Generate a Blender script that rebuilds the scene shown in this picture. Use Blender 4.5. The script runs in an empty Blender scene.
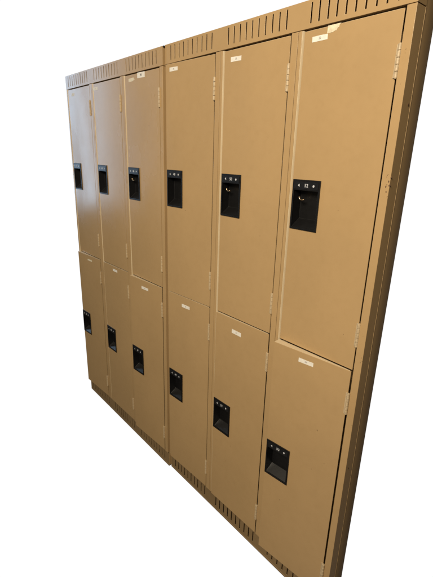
import bpy, bmesh, math, random
from mathutils import Matrix, Vector
random.seed(7)
S = bpy.context.scene
COL = S.collection

# ------------------------------------------------------------------ materials
def new_mat(name):
    m = bpy.data.materials.new(name); m.use_nodes = True
    nt = m.node_tree; nt.nodes.clear()
    out = nt.nodes.new('ShaderNodeOutputMaterial'); b = nt.nodes.new('ShaderNodeBsdfPrincipled')
    nt.links.new(b.outputs[0], out.inputs[0])
    return m, nt, b

def noise(nt, scale, detail=3, rough=.5, vec=None):
    n = nt.nodes.new('ShaderNodeTexNoise'); n.inputs['Scale'].default_value = scale
    n.inputs['Detail'].default_value = detail; n.inputs['Roughness'].default_value = rough
    if vec: nt.links.new(vec, n.inputs['Vector'])
    return n

def ramp(nt, fac, stops):
    r = nt.nodes.new('ShaderNodeValToRGB'); e = r.color_ramp.elements; r.color_ramp.interpolation = 'EASE'
    while len(e) < len(stops): e.new(.5)
    for q, (p, c) in zip(e, stops):
        q.position = p; q.color = (*c, 1) if len(c) == 3 else c
    nt.links.new(fac, r.inputs[0]); return r

def mixc(nt, fac, a, b, mode='MIX'):
    m = nt.nodes.new('ShaderNodeMix'); m.data_type = 'RGBA'; m.blend_type = mode
    for s, v in ((m.inputs[0], fac), (m.inputs[6], a), (m.inputs[7], b)):
        if hasattr(v, 'links'): nt.links.new(v, s)
        else: s.default_value = v
    return m.outputs[2]

def paint_mat(name, base, rough=.25, wave=.0006, grime=.10):
    m, nt, b = new_mat(name)
    tc = nt.nodes.new('ShaderNodeNewGeometry'); P = tc.outputs['Position']
    oi = nt.nodes.new('ShaderNodeObjectInfo')
    big = noise(nt, 2.6, 4, .55, P); fine = noise(nt, 38, 5, .65, P); peel = noise(nt, 420, 2, .5, P)
    dark = tuple(c * .955 for c in base); lite = tuple(min(1, c * 1.03) for c in base)
    c0 = ramp(nt, big.outputs[0], [(.3, dark), (.7, lite)]).outputs[0]
    c1 = ramp(nt, fine.outputs[0], [(.25, (.965, .96, .95)), (.6, (1.0, 1.0, 1.0))]).outputs[0]
    col = mixc(nt, 1.0, c0, c1, 'MULTIPLY')
    # faint rubbed / greasy smears, stretched vertically
    mp = nt.nodes.new('ShaderNodeMapping'); mp.inputs['Scale'].default_value = (3.2, 3.2, 2.0)
    nt.links.new(P, mp.inputs[0]); sm = noise(nt, 1.6, 3, .5, mp.outputs[0])
    s = ramp(nt, sm.outputs[0], [(.50, (0, 0, 0)), (.85, (grime,) * 3)]).outputs[0]
    col = mixc(nt, s, col, (base[0] * .6, base[1] * .58, base[2] * .55, 1))
    # tiny dark specks of missing paint
    sp = noise(nt, 95, 1, .4, P)
    k = ramp(nt, sp.outputs[0], [(.83, (0, 0, 0)), (.86, (.55, .55, .55))]).outputs[0]
    col = mixc(nt, k, col, (.10, .055, .03, 1))
    nt.links.new(col, b.inputs['Base Color'])
    r = ramp(nt, sm.outputs[0], [(.3, (rough - .03,) * 3), (.75, (rough + .07,) * 3)]).outputs[0]
    nt.links.new(r, b.inputs['Roughness'])
    b.inputs['Specular IOR Level'].default_value = .5
    b1 = nt.nodes.new('ShaderNodeBump'); b1.inputs['Strength'].default_value = .5; b1.inputs['Distance'].default_value = wave
    w = noise(nt, 5.5, 1, .4, P); nt.links.new(w.outputs[0], b1.inputs['Height'])
    b2 = nt.nodes.new('ShaderNodeBump'); b2.inputs['Strength'].default_value = .25; b2.inputs['Distance'].default_value = .0002
    nt.links.new(peel.outputs[0], b2.inputs['Height']); nt.links.new(b1.outputs[0], b2.inputs['Normal'])
    nt.links.new(b2.outputs[0], b.inputs['Normal'])
    return m

def simple_mat(name, base, rough, metal=0, var=.12, scale=60, bump=.0001):
    m, nt, b = new_mat(name)
    g = nt.nodes.new('ShaderNodeNewGeometry'); n = noise(nt, scale, 4, .6, g.outputs['Position'])
    c = ramp(nt, n.outputs[0], [(.3, tuple(x * (1 - var) for x in base)), (.7, tuple(min(1, x * (1 + var)) for x in base))])
    nt.links.new(c.outputs[0], b.inputs['Base Color'])
    b.inputs['Roughness'].default_value = rough; b.inputs['Metallic'].default_value = metal
    bp = nt.nodes.new('ShaderNodeBump'); bp.inputs['Distance'].default_value = bump
    nt.links.new(n.outputs[0], bp.inputs['Height']); nt.links.new(bp.outputs[0], b.inputs['Normal'])
    return m

TAN = (.452, .305, .150)
M = dict(
    paint=paint_mat('tan_enamel', TAN),
    side=paint_mat('tan_enamel_side', TAN, .6),
    shade_grime=paint_mat('shade_grime_enamel', tuple(c * .55 for c in TAN), .5, .001, .7),  # darkened tan paints in the shade at the base, plus noise stains
    lit_edge=paint_mat('lit_edge_enamel', (.66, .54, .36), .34, .0005, .3),  # paler colour paints in light caught on stile lips and door tops
    hinge=simple_mat('hinge_enamel', (.50, .39, .245), .36, 0, .14, 160),
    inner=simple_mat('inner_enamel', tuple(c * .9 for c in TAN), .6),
    plastic=simple_mat('black_plastic', (.004, .004, .0045), .42, 0, .2, 90),
    plate=simple_mat('charcoal_plate', (.009, .010, .012), .36, 0, .2, 90),
    mark=simple_mat('white_print', (.62, .64, .68), .5),
    metal=simple_mat('worn_brass', (.75, .56, .36), .3, 1),
    sticker=simple_mat('cream_sticker', (.80, .77, .70), .6, 0, .05, 120),
    tape=simple_mat('torn_tape', (.74, .66, .48), .5, 0, .14, 150),
    ink=simple_mat('grey_ink', (.33, .31, .31), .6),
    ink_dark=simple_mat('dark_ink', (.10, .10, .11), .6),
    rust=simple_mat('bare_rusty_steel', (.11, .058, .030), .8, 0, .4, 400),
)

# ------------------------------------------------------------------ mesh helpers
def link(name, bm, mat, parent=None, bevel=0, seg=2, smooth=False, loc=None):
    me = bpy.data.meshes.new(name)
    bmesh.ops.recalc_face_normals(bm, faces=bm.faces)
    bm.to_mesh(me); bm.free()
    for p in me.polygons: p.use_smooth = smooth or bevel > 0
    o = bpy.data.objects.new(name, me); COL.objects.link(o)
    me.materials.append(M[mat] if isinstance(mat, str) else mat)
    if parent: o.parent = parent
    if loc: o.location = loc
    if bevel > 0:
        b = o.modifiers.new('bevel', 'BEVEL'); b.width = bevel; b.segments = seg
        b.limit_method = 'ANGLE'; b.angle_limit = math.radians(40); b.harden_normals = True
    return o

def box(bm, x0, x1, y0, y1, z0, z1):
    v = [bm.verts.new((x, y, z)) for x in (x0, x1) for y in (y0, y1) for z in (z0, z1)]
    for f in ((0, 1, 3, 2), (4, 6, 7, 5), (0, 4, 5, 1), (2, 3, 7, 6), (0, 2, 6, 4), (1, 5, 7, 3)):
        bm.faces.new([v[i] for i in f])

def plate(bm, x0, x1, z0, z1, holes, y0, y1):
    """front-facing plate y0 (front) .. y1 (back) with real rectangular openings"""
    xs = sorted({x0, x1, *[h[0] for h in holes], *[h[1] for h in holes]})
    zs = sorted({z0, z1, *[h[2] for h in holes], *[h[3] for h in holes]})
    solid = {}
    for i in range(len(xs) - 1):
        for j in range(len(zs) - 1):
            cx, cz = (xs[i] + xs[i + 1]) / 2, (zs[j] + zs[j + 1]) / 2
            solid[i, j] = not any(h[0] < cx < h[1] and h[2] < cz < h[3] for h in holes)
    V = {}
    def v(i, j, k):
        if (i, j, k) not in V: V[i, j, k] = bm.verts.new((xs[i], (y0, y1)[k], zs[j]))
        return V[i, j, k]
    for (i, j), s in solid.items():
        if not s: continue
        for k in (0, 1): bm.faces.new([v(i, j, k), v(i + 1, j, k), v(i + 1, j + 1, k), v(i, j + 1, k)])
        for di, dj, a, b in ((-1, 0, (i, j), (i, j + 1)), (1, 0, (i + 1, j), (i + 1, j + 1)),
                             (0, -1, (i, j), (i + 1, j)), (0, 1, (i, j + 1), (i + 1, j + 1))):
            if not solid.get((i + di, j + dj), False):
                bm.faces.new([v(*a, 0), v(*b, 0), v(*b, 1), v(*a, 1)])

def cyl(bm, x, y, z0, z1, r, n=14):
    a = [bm.verts.new((x + r * math.cos(t), y + r * math.sin(t), z0)) for t in [2 * math.pi * i / n for i in range(n)]]
    b = [bm.verts.new((q.co.x, q.co.y, z1)) for q in a]
    for i in range(n): bm.faces.new([a[i], a[(i + 1) % n], b[(i + 1) % n], b[i]])
    bm.faces.new(a[::-1]); bm.faces.new(b)

def poly(bm, pts, y0, y1):
    a = [bm.verts.new((x, y0, z)) for x, z in pts]; b = [bm.verts.new((x, y1, z)) for x, z in pts]
    bm.faces.new(a); bm.faces.new(b[::-1]); n = len(a)
    for i in range(n): bm.faces.new([a[i], b[i], b[(i + 1) % n], a[(i + 1) % n]])

def text_obj(name, s, size, mat, parent, x, y, z, rot=0, width=1.0):
    c = bpy.data.curves.new(name, 'FONT'); c.body = s; c.size = size; c.extrude = .00012
    c.align_x = 'CENTER'; c.align_y = 'CENTER'; c.offset = size * .012
    t = bpy.data.objects.new(name, c); COL.objects.link(t)
    bpy.context.view_layer.update()
    me = bpy.data.meshes.new_from_object(t); bpy.data.objects.remove(t)
    me.transform(Matrix.Scale(width, 4, (1, 0, 0)))
    me.transform(Matrix.Rotation(math.pi / 2, 4, 'X')); me.transform(Matrix.Rotation(rot, 4, 'Y'))
    me.name = name; me.materials.clear(); me.materials.append(M[mat])
    o = bpy.data.objects.new(name, me); COL.objects.link(o); o.parent = parent; o.location = (x, y, z)
    return o

# ------------------------------------------------------------------ dimensions (metres)
W = .305                    # pitch of one locker column
ZT, ZM, ZB, ZTOP = 1.797, .9355, .0825, 1.8605
DEPTH = .105
HX = .2795                  # hinge pin, from the column's left seam
DL = .0185                  # door's left edge
SLOTS = [.0355 + i * .0252 for i in range(10)]

def vent_plate(name, parent, z0, z1, s0, s1, y0=0.0, y1=.0016, sw=.0020, mat='paint'):
    bm = bmesh.new(); e0 = .002 if y0 > .005 else 0
    holes = []
    for c in range(3):
        for s in SLOTS:
            j = random.uniform(-.0006, .0006)
            holes.append((c * W + s - sw + j, c * W + s + sw + j, s0, s1))
    # holes share their z limits, so one row of openings
    plate(bm, e0, 3 * W - e0, z0, z1, holes, y0, y1)
    # folded returns along the top and the bottom of the sheet
    box(bm, .0022, 3 * W - .0022, y1 + .0001, .018, z0 + .0001, z0 + .0016)
    box(bm, .0022, 3 * W - .0022, y1 + .0001, .034, z1 - .0016, z1 - .0001)
    return link(name, bm, mat, parent, .0007, 2)

def make_handle(door, number, latch, HZ):
    """black recessed finger pull; local frame: door pivot, front face y=0"""
    x0, z0 = DL - HX + .0035, HZ - .138          # z measured from the top of the door
    w, h = .0925, .138
    hd = link('handle', handle_bm(x0, z0, w, h), 'plastic', door, .0008, 2)
    # charcoal strip that carries the number
    bm = bmesh.new(); box(bm, x0 + .006, x0 + w - .006, -.0045, -.0036, z0 + h - .0255, z0 + h - .0055)
    link('number_plate', bm, 'plate', door, .0004, 1)
    cx, cz = x0 + w / 2, z0 + h - .0155
    text_obj('number', number, .0125, 'mark', door, cx + .002, -.0048, cz)
    for k, xx in enumerate((cx - .024, cx + .026)):
        bm = bmesh.new()
        if k == 0: poly(bm, [(xx - .0028, cz), (xx + .0022, cz + .0042), (xx + .003, cz - .004)], -.0050, -.0046)
        else:
            n = 6; poly(bm, [(xx + .0032 * math.cos(i * math.pi * 2 / n), cz + .0036 * math.sin(i * math.pi * 2 / n)) for i in range(n)], -.0050, -.0046)
        link('dial_mark', bm, 'mark', door)
    if latch:
        bm = bmesh.new(); cxx, czz, R, r = x0 + .031, z0 + .090, .0075, .0024
        rings = []
        for i in range(13):
            t = math.radians(170 + 150 * i / 12); c = Vector((cxx + R * math.cos(t) * 1.2, .004, czz + R * math.sin(t)))
            d = Vector((math.cos(t), 0, math.sin(t)))
            rings.append([bm.verts.new(c + d * r * math.cos(a) + Vector((0, r * 1.6 * math.sin(a), 0))) for a in [k * math.pi / 4 for k in range(8)]])
        for a, b in zip(rings, rings[1:]):
            for k in range(8): bm.faces.new([a[k], a[(k + 1) % 8], b[(k + 1) % 8], b[k]])
        bm.faces.new(rings[0]); bm.faces.new(rings[-1])
        link('latch', bm, 'metal', door, smooth=True)
    return hd

def handle_bm(x0, z0, w, h):
    bm = bmesh.new()
    a, b, c, d = x0 + .0055, x0 + w - .0055, z0 + .006, z0 + h - .029     # mouth of the recess
    plate(bm, x0, x0 + w, z0, z0 + h, [(a, b, c, d)], -.0036, -.0002)
    D = .026; y = -.0002
    P = lambda x, yy, z: bm.verts.new((x, yy, z))
    f = [P(a, y, c), P(b, y, c), P(b, y, d), P(a, y, d)]
    k = [P(a + .004, D, c + .022), P(b - .004, D, c + .022), P(b - .004, D, d - .002), P(a + .004, D, d - .002)]
    for i in range(4): bm.faces.new([f[i], f[(i + 1) % 4], k[(i + 1) % 4], k[i]])
    bm.faces.new(k)
    return bm

def hinge(door, z):
    bm = bmesh.new(); L = .068; n = 5; g = .0010
    for i in range(n):
        a = z - L / 2 + i * L / n
        cyl(bm, 0.0005, -.0022, a + g / 2, a + L / n - g / 2, .0044)
    cyl(bm, 0.0005, -.0022, z - L / 2 - .001, z + L / 2 + .001, .0026)
    box(bm, -.0075, .0, -.0012, .0006, z - L / 2 + .0005, z + L / 2 - .0005)
    link('hinge', bm, 'hinge', door, .0006, 1)

def sticker(door, cx, cz, w, h, rot, mat='sticker', name='label_sticker', y=-.0004, txt=None, ink='ink', ts=.55, pts=None):
    bm = bmesh.new()
    if pts is None:
        e = lambda: random.uniform(-.0006, .0006)
        pts = [(-w / 2 + e(), -h / 2 + e()), (0, -h / 2), (w / 2 + e(), -h / 2 + e()), (w / 2 + e(), h / 2 + e()), (0, h / 2), (-w / 2 + e(), h / 2 + e())]
    ca, sa = math.cos(rot), math.sin(rot)
    poly(bm, [(cx + x * ca - z * sa, cz + x * sa + z * ca) for x, z in pts], y, y + .0003)
    s = link(name, bm, mat, door)
    if txt: text_obj('printed_number', txt, h * ts, ink, door, cx, y - .0002, cz, -rot)
    return s

def make_door(parent, k, upper, yleft, yhinge, number, latch, label):
    top, bot = (ZT - .0045, ZM + .0026) if upper else (ZM - .0015, ZB + .002)
    e = bmesh.new()
    xl = DL - HX; hx0, hz1 = xl + .0045, (-.3615 if upper else -.363) - .001
    plate(e, xl, -.0016, bot - top, 0, [(hx0 + .001, hx0 + .0895, hz1 - .135, hz1 - .001)], 0, .0028)
    H = top - bot
    tb = bmesh.new(); 
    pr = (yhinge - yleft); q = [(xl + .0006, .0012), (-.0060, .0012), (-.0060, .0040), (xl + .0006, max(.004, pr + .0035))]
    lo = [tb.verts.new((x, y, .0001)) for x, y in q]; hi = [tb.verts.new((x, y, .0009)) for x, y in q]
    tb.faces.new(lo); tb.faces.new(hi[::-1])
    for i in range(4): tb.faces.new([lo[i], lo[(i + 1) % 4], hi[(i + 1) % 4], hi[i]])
    box(e, xl + .0006, -.0060, .0029, .0265, -H + .0001, -H + .0011)
    box(e, xl + .0001, xl + .0011, .0029, .0150, -H + .0014, -.0014)
    d = link('door', e, 'paint', parent, .0011, 2)
    d.location = (k * W + HX, yhinge, top)
    d.rotation_euler = (0, 0, math.asin((yhinge - yleft) / (HX - DL)))
    te = link('top_edge', tb, 'lit_edge', d, .0003, 1)
    if label: d['label'] = label
    make_handle(d, number, latch, hz1 + .001)
    H = top - bot
    hinge(d, -.1); hinge(d, -(H - .105))
    return d

def make_bank(name, label, cat, doors):
    root = bpy.data.objects.new(name, None); COL.objects.link(root)
    root['label'] = label; root['category'] = cat; root['group'] = 'banks of tan steel lockers'
    root.empty_display_size = .2
    vent_plate('vent_panel', root, ZT + .0006, ZTOP, 1.8085, 1.8535)
    vent_plate('base_panel', root, .0045, ZB - .0006, .0175, .0665, .0100, .0116, .0026, 'shade_grime')
    # toe edge: rolled strip the bank stands on
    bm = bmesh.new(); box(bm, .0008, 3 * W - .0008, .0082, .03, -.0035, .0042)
    link('toe_strip', bm, 'shade_grime', root, .0016, 3)
    for c in range(3):
        for a, b in ((c * W + .0007, c * W + .0112), (c * W + HX + .0032, (c + 1) * W - .0007)):
            bm = bmesh.new(); y1 = .038
            prof = [(a, .0004), (b, .0004), (b, y1), (a, y1)]
            if b - a < .015:
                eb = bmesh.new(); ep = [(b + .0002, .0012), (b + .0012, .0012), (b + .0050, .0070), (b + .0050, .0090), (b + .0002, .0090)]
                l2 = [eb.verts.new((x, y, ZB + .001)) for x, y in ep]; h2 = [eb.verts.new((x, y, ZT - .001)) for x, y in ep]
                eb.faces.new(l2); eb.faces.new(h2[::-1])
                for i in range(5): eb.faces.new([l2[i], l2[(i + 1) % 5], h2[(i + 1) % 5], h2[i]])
                link('strike_edge', eb, 'lit_edge', root, .0006, 2)  # separate lip carrying the painted-in brightness
            lo = [bm.verts.new((x, y, ZB)) for x, y in prof]; hi = [bm.verts.new((x, y, ZT - .0006)) for x, y in prof]; n = len(lo)
            bm.faces.new(lo); bm.faces.new(hi[::-1])
            for i in range(n): bm.faces.new([lo[i], lo[(i + 1) % n], hi[(i + 1) % n], hi[i]])
            if b - a < .015: box(bm, b - .002, b + .016,   .0300, .0320, ZB + .001, ZT - .001)   # strike rabbet behind the opening side
            link('stile', bm, 'paint', root, .0009, 2)
        bm = bmesh.new()
        box(bm, c * W + .012, c * W + HX + .002, .0330, DEPTH - .004, ZM - .007, ZM + .007)
        link('shelf', bm, 'inner', root)
    # side panels: flat front then a rear sheet bowed so its shading fades to dark
    for side in (0, 1):
        bm = bmesh.new(); prev = None
        prof = [(-.0004, .0398), (-.0008, .0415)]
        for i in range(1, 11):
            t = i / 10; prof.append((-.0008 - .0072 * t ** 1.9, .0415 + (DEPTH - .0415) * t))
        prof += [(-.016, DEPTH), (-.016, .0398)]
        X = lambda q: 3 * W + q if side else -q
        A = [bm.verts.new((X(x), y, .001)) for x, y in prof]; B = [bm.verts.new((X(x), y, ZTOP - .0008)) for x, y in prof]
        n = len(A)
        for i in range(n): bm.faces.new([A[i], A[(i + 1) % n], B[(i + 1) % n], B[i]])
        bm.faces.new(A); bm.faces.new(B)
        o = link('side_panel', bm, 'side', root, .0006, 2)
    bm = bmesh.new()
    box(bm, .016, 3 * W - .016, .0345, DEPTH, ZTOP - .0035, ZTOP - .0008)
    link('top_panel', bm, 'paint', root)
    bm = bmesh.new(); box(bm, .0005, 3 * W - .0005, .0345, .0392, ZT + .001, ZTOP - .0009)
    link('head_rail', bm, 'inner', root)
    bm = bmesh.new(); box(bm, .0005, 3 * W - .0005, .0345, .0392, .0017, ZB - .001)
    link('foot_rail', bm, 'inner', root)
    bm = bmesh.new(); box(bm, .0022, 3 * W - .0022, .0122, DEPTH - .004, .0006, .0040); link('plinth_plate', bm, 'shade_grime', root)
    for x in (.0003, 3 * W - .0018):
        for y, z0, z1 in ((.0018, ZT + .001, ZTOP - .0009), (.0098, .0045, ZB - .0007)):
            bm = bmesh.new(); box(bm, x, x + .0015, y, .0396, z0, z1); link('end_cheek', bm, 'paint', root)
    bm = bmesh.new(); box(bm, .016, 3 * W - .016, DEPTH - .003, DEPTH - .001, .001, ZTOP - .004)
    link('back_panel', bm, 'inner', root)
    bm = bmesh.new(); box(bm, .0165, 3 * W - .0165, .021, DEPTH - .0035, ZB - .006, ZB - .001)
    link('floor_panel', bm, 'inner', root)
    out = []
    for args in doors: out.append(make_door(root, *args))
    return root, out

# doors: column, upper?, y of free edge, y at hinge, number, latch showing, label
RB, rd = make_bank('locker_bank', 'right hand bank of six tan steel lockers, nearest the viewer, with its shaded side showing', 'lockers', [
    (0, True, -.0100, .002, '48', False, 'upper door in the left column of this bank, standing very slightly proud'),
    (1, True, .0030, .003, '50', True, 'upper door in the middle column'),
    (2, True, .0030, .003, '52', True, 'upper door numbered 52 with a cream sticker and torn tape'),
    (0, False, -.0085, .002, '49', False, 'lower door in the left column of this bank'),
    (1, False, -.0040, .001, '51', False, 'lower door in the middle column'),
    (2, False, -.0260, -.001, '53', False, 'lower door left slightly ajar at the right end')])
LB, ld = make_bank('locker_bank', 'left hand bank of six tan steel lockers, farther away, its end doors shining blue grey', 'lockers', [
    (0, True, .002, .002, '42', False, 'upper door farthest left, shining blue grey'),
    (1, True, .002, .002, '44', False, 'upper door in the middle column'),
    (2, True, .002, .002, '46', True, 'upper door with a torn strip and a printed white label at its top edge'),
    (0, False, -.0130, .000, '43', False, 'lower door farthest left, slightly ajar'),
    (1, False, -.0010, .002, '45', False, 'lower door in the middle column'),
    (2, False, -.0130, .000, '47', False, 'lower door slightly ajar beside the right bank')])
LB.location = (-.9230, -.0012, -.0025); LB.rotation_euler = (0, 0, -.0053)

bm = bmesh.new(); box(bm, 3 * W + .0003, 3 * W + .0066, .0015, .034, ZTOP - .0040, ZTOP + .0006)
link('gap_cap', bm, 'plastic', LB, .0006, 2)  # black block at the top of the gap between the banks

# stickers, given in column coordinates then moved to the door's own frame
def st(d, cx, cz, *a, **k):
    return sticker(d, cx - HX, cz - (d.location.z), *a, **k)
st(rd[2], .067, 1.7715, .046, .0125, 0, txt='52')
st(rd[2], .107, 1.7865, .05, .02, 0, mat='tape', name='torn_tape', y=-.0005,
   pts=[(-.020, -.0085), (-.004, -.0085), (.002, -.0060), (.006, -.0065), (.009, -.0015), (.013, .0000), (.0135, .004), (.018, .0075), (-.019, .0078), (-.0195, .002)])
st(rd[1], .070, 1.7665, .046, .0125, -.02, txt='50')
st(rd[0], .064, 1.7745, .047, .0125, 0, txt='48')
st(ld[2], .148, 1.7845, .058, .020, -.02, txt='46', ink='ink_dark', ts=.62)
st(ld[2], .073, 1.7745, .048, .0135, .03, name='torn_strip', mat='tape',
   pts=[(-.024, -.006), (.012, -.0065), (.018, -.003), (.024, -.004), (.021, .004), (.015, .0065), (-.023, .006)])
st(ld[1], .038, 1.7715, .050, .013, 0, txt='44')
st(ld[0], .079, 1.7680, .034, .013, 0, txt='42')
st(rd[5], .137, .9080, .050, .0130, 0, txt='53')
st(rd[4], .129, .8870, .046, .0150, -.02, txt='51')
st(rd[3], .134, .8960, .050, .0140, 0, txt='49')
st(ld[5], .144, .8985, .054, .0125, 0, txt='47')
st(ld[4], .145, .9130, .046, .0120, 0, txt='45')
st(ld[3], .158, .9080, .050, .0090, 0, txt=None, mat='tape')

# chips in the enamel on the outer corner of the near bank
def chip(x, z, s, n=9):
    bm = bmesh.new()
    for _ in range(n):
        cx, cz, r = x + random.gauss(0, s * .35), z + random.gauss(0, s * .9), s * random.uniform(.12, .38)
        m = random.randint(5, 7); ph = random.random() * 6
        y = .00025 + random.uniform(-.00008, .00008)
        poly(bm, [(cx + r * .6 * random.uniform(.6, 1.2) * math.cos(ph + i * 6.283 / m), cz + r * random.uniform(.6, 1.3) * math.sin(ph + i * 6.283 / m)) for i in range(m)], y, y + .0004)
    link('paint_chip', bm, 'rust', RB)
for c, x, z, q in ((2, .20, .70, .0022), (2, .235, .60, .0014), (0, .07, .60, .0016), (1, .21, 1.25, .0012)):
    d = rd[3 + c] if z < ZM else rd[c]; bm = bmesh.new(); n = 7
    poly(bm, [(x - HX + q * random.uniform(.5, 1.1) * math.cos(i * .9), z - d.location.z + q * 1.4 * random.uniform(.5, 1.1) * math.sin(i * .9)) for i in range(n)], -.00025, .0002)
    link('paint_chip', bm, 'hinge' if c == 0 else 'shade_grime', d)
chip(3 * W - .0050, 1.434, .008, 9); chip(3 * W - .008, 1.455, .004, 3); chip(3 * W - .0035, 1.405, .004, 3)
for z in (1.71, 1.66, 1.29, 1.17, 1.06, .86, .79, .66, .55, .47, .36, .30): chip(3 * W - random.uniform(.0012, .012), z + random.uniform(-.02, .02), random.uniform(.0012, .0026), random.randint(1, 3))
for x in (W + .004, 2 * W + .003, W - .012, 2 * W - .010): chip(x, random.uniform(.4, 1.6), .0018, 2)
chip(3 * W - .0040, .975, .005, 6); chip(3 * W - .009, 1.50, .002, 3); chip(2 * W + .006, 1.36, .0018, 3); chip(2 * W + .005, 1.445, .0018, 2)
# bolt holes in the side of the near bank
for y, z, r in ((.010, 1.826, .0035), (.028, 1.607, .0028), (.012, .62, .003)):
    bm = bmesh.new()
    n = 14; a = [bm.verts.new((3 * W + .0000, y + r * .7 * math.cos(i * 6.2832 / n), z + r * math.sin(i * 6.2832 / n))) for i in range(n)]
    b = [bm.verts.new((3 * W + .0006, v.co.y, v.co.z)) for v in a]
    bm.faces.new(a); bm.faces.new(b)
    for i in range(n): bm.faces.new([a[i], a[(i + 1) % n], b[(i + 1) % n], b[i]])
    link('bolt', bm, 'rust', RB)

# ------------------------------------------------------------------ world: bright backdrop behind the lockers, dim room in front
w = bpy.data.worlds.new('World'); S.world = w; w.use_nodes = True
nt = w.node_tree; nt.nodes.clear()
out = nt.nodes.new('ShaderNodeOutputWorld'); bg = nt.nodes.new('ShaderNodeBackground'); nt.links.new(bg.outputs[0], out.inputs[0])
tc = nt.nodes.new('ShaderNodeTexCoord'); sx = nt.nodes.new('ShaderNodeSeparateXYZ'); nt.links.new(tc.outputs['Generated'], sx.inputs[0])
def mr(src, a, b):
    m = nt.nodes.new('ShaderNodeMapRange'); m.interpolation_type = 'SMOOTHSTEP'
    m.inputs['From Min'].default_value = a; m.inputs['From Max'].default_value = b
    nt.links.new(src, m.inputs['Value']); return m.outputs[0]
fx = mr(sx.outputs['X'], -.0, -.12); fy = mr(sx.outputs['Y'], -.03, .05)
mu = nt.nodes.new('ShaderNodeMath'); mu.operation = 'MULTIPLY'; nt.links.new(fx, mu.inputs[0]); nt.links.new(fy, mu.inputs[1])
# dim room: a little brighter and warmer from above in front
fz = mr(sx.outputs['Z'], -.7, .9); fr = mr(sx.outputs['X'], .45, -.1)
room0 = mixc(nt, fz, (.030, .021, .012, 1), (.20, .175, .135, 1))
# added pale fill from the lower right, brightens the lower doors
q1 = mr(sx.outputs['Z'], .05, -.35); q2 = mr(sx.outputs['X'], -.45, .05)
mq = nt.nodes.new('ShaderNodeMath'); mq.operation = 'MULTIPLY'; nt.links.new(q1, mq.inputs[0]); nt.links.new(q2, mq.inputs[1])
room0 = mixc(nt, mq.outputs[0], room0, (.26, .225, .205, 1))
room = mixc(nt, fr, (.010, .007, .004, 1), room0)
nt.links.new(mixc(nt, mu.outputs[0], room, (1.04, 1.04, 1.04, 1)), bg.inputs['Color'])
bg.inputs['Strength'].default_value = 1.0

# ------------------------------------------------------------------ lamps: ceiling light in front, window off to the left
def area(name, loc, target, sx_, sy_, power, color):
    l = bpy.data.lights.new(name, 'AREA'); l.shape = 'RECTANGLE'; l.size = sx_; l.size_y = sy_; l.energy = power; l.color = color
    o = bpy.data.objects.new(name, l); COL.objects.link(o); o.location = loc
    o.rotation_euler = (Vector(target) - Vector(loc)).to_track_quat('-Z', 'Y').to_euler(); return o
area('ceiling_lamp', (1.42, -2.1, 2.6), (.5, 0, .7), 1.0, .8, 94, (1, .86, .66))
area('window_light', (-3.3, -1.02, 1.78), (-.75, -.1, 1.6), .55, 1.8, 16.5, (.50, .73, 1.0))

# ------------------------------------------------------------------ camera
cam = bpy.data.cameras.new('camera'); co = bpy.data.objects.new('camera', cam); COL.objects.link(co); S.camera = co
R = Matrix(((0.6545121871781762, -0.2517449818586994, 0.7129083117373533),
            (0.7555695655946975, 0.18413540990199664, -0.6286563308893531),
            (0.02698941241079879, 0.9501150535220388, 0.3107297164555283)))
co.matrix_world = Matrix.Translation((1.38470, -.93684, 1.48791)) @ R.to_4x4()
cam.sensor_fit = 'HORIZONTAL'; cam.sensor_width = 36; cam.lens = 406.4987 / 433 * 36
cam.shift_x = (216.5 - 217.3716) / 433; cam.shift_y = (288.363 - 288.5) / 433
cam.clip_start = .02; cam.clip_end = 100

S.render.resolution_x = 768; S.render.resolution_y = 1024
S.view_settings.view_transform = 'Standard'; S.view_settings.look = 'None'
S.view_settings.exposure = 0; S.view_settings.gamma = 1
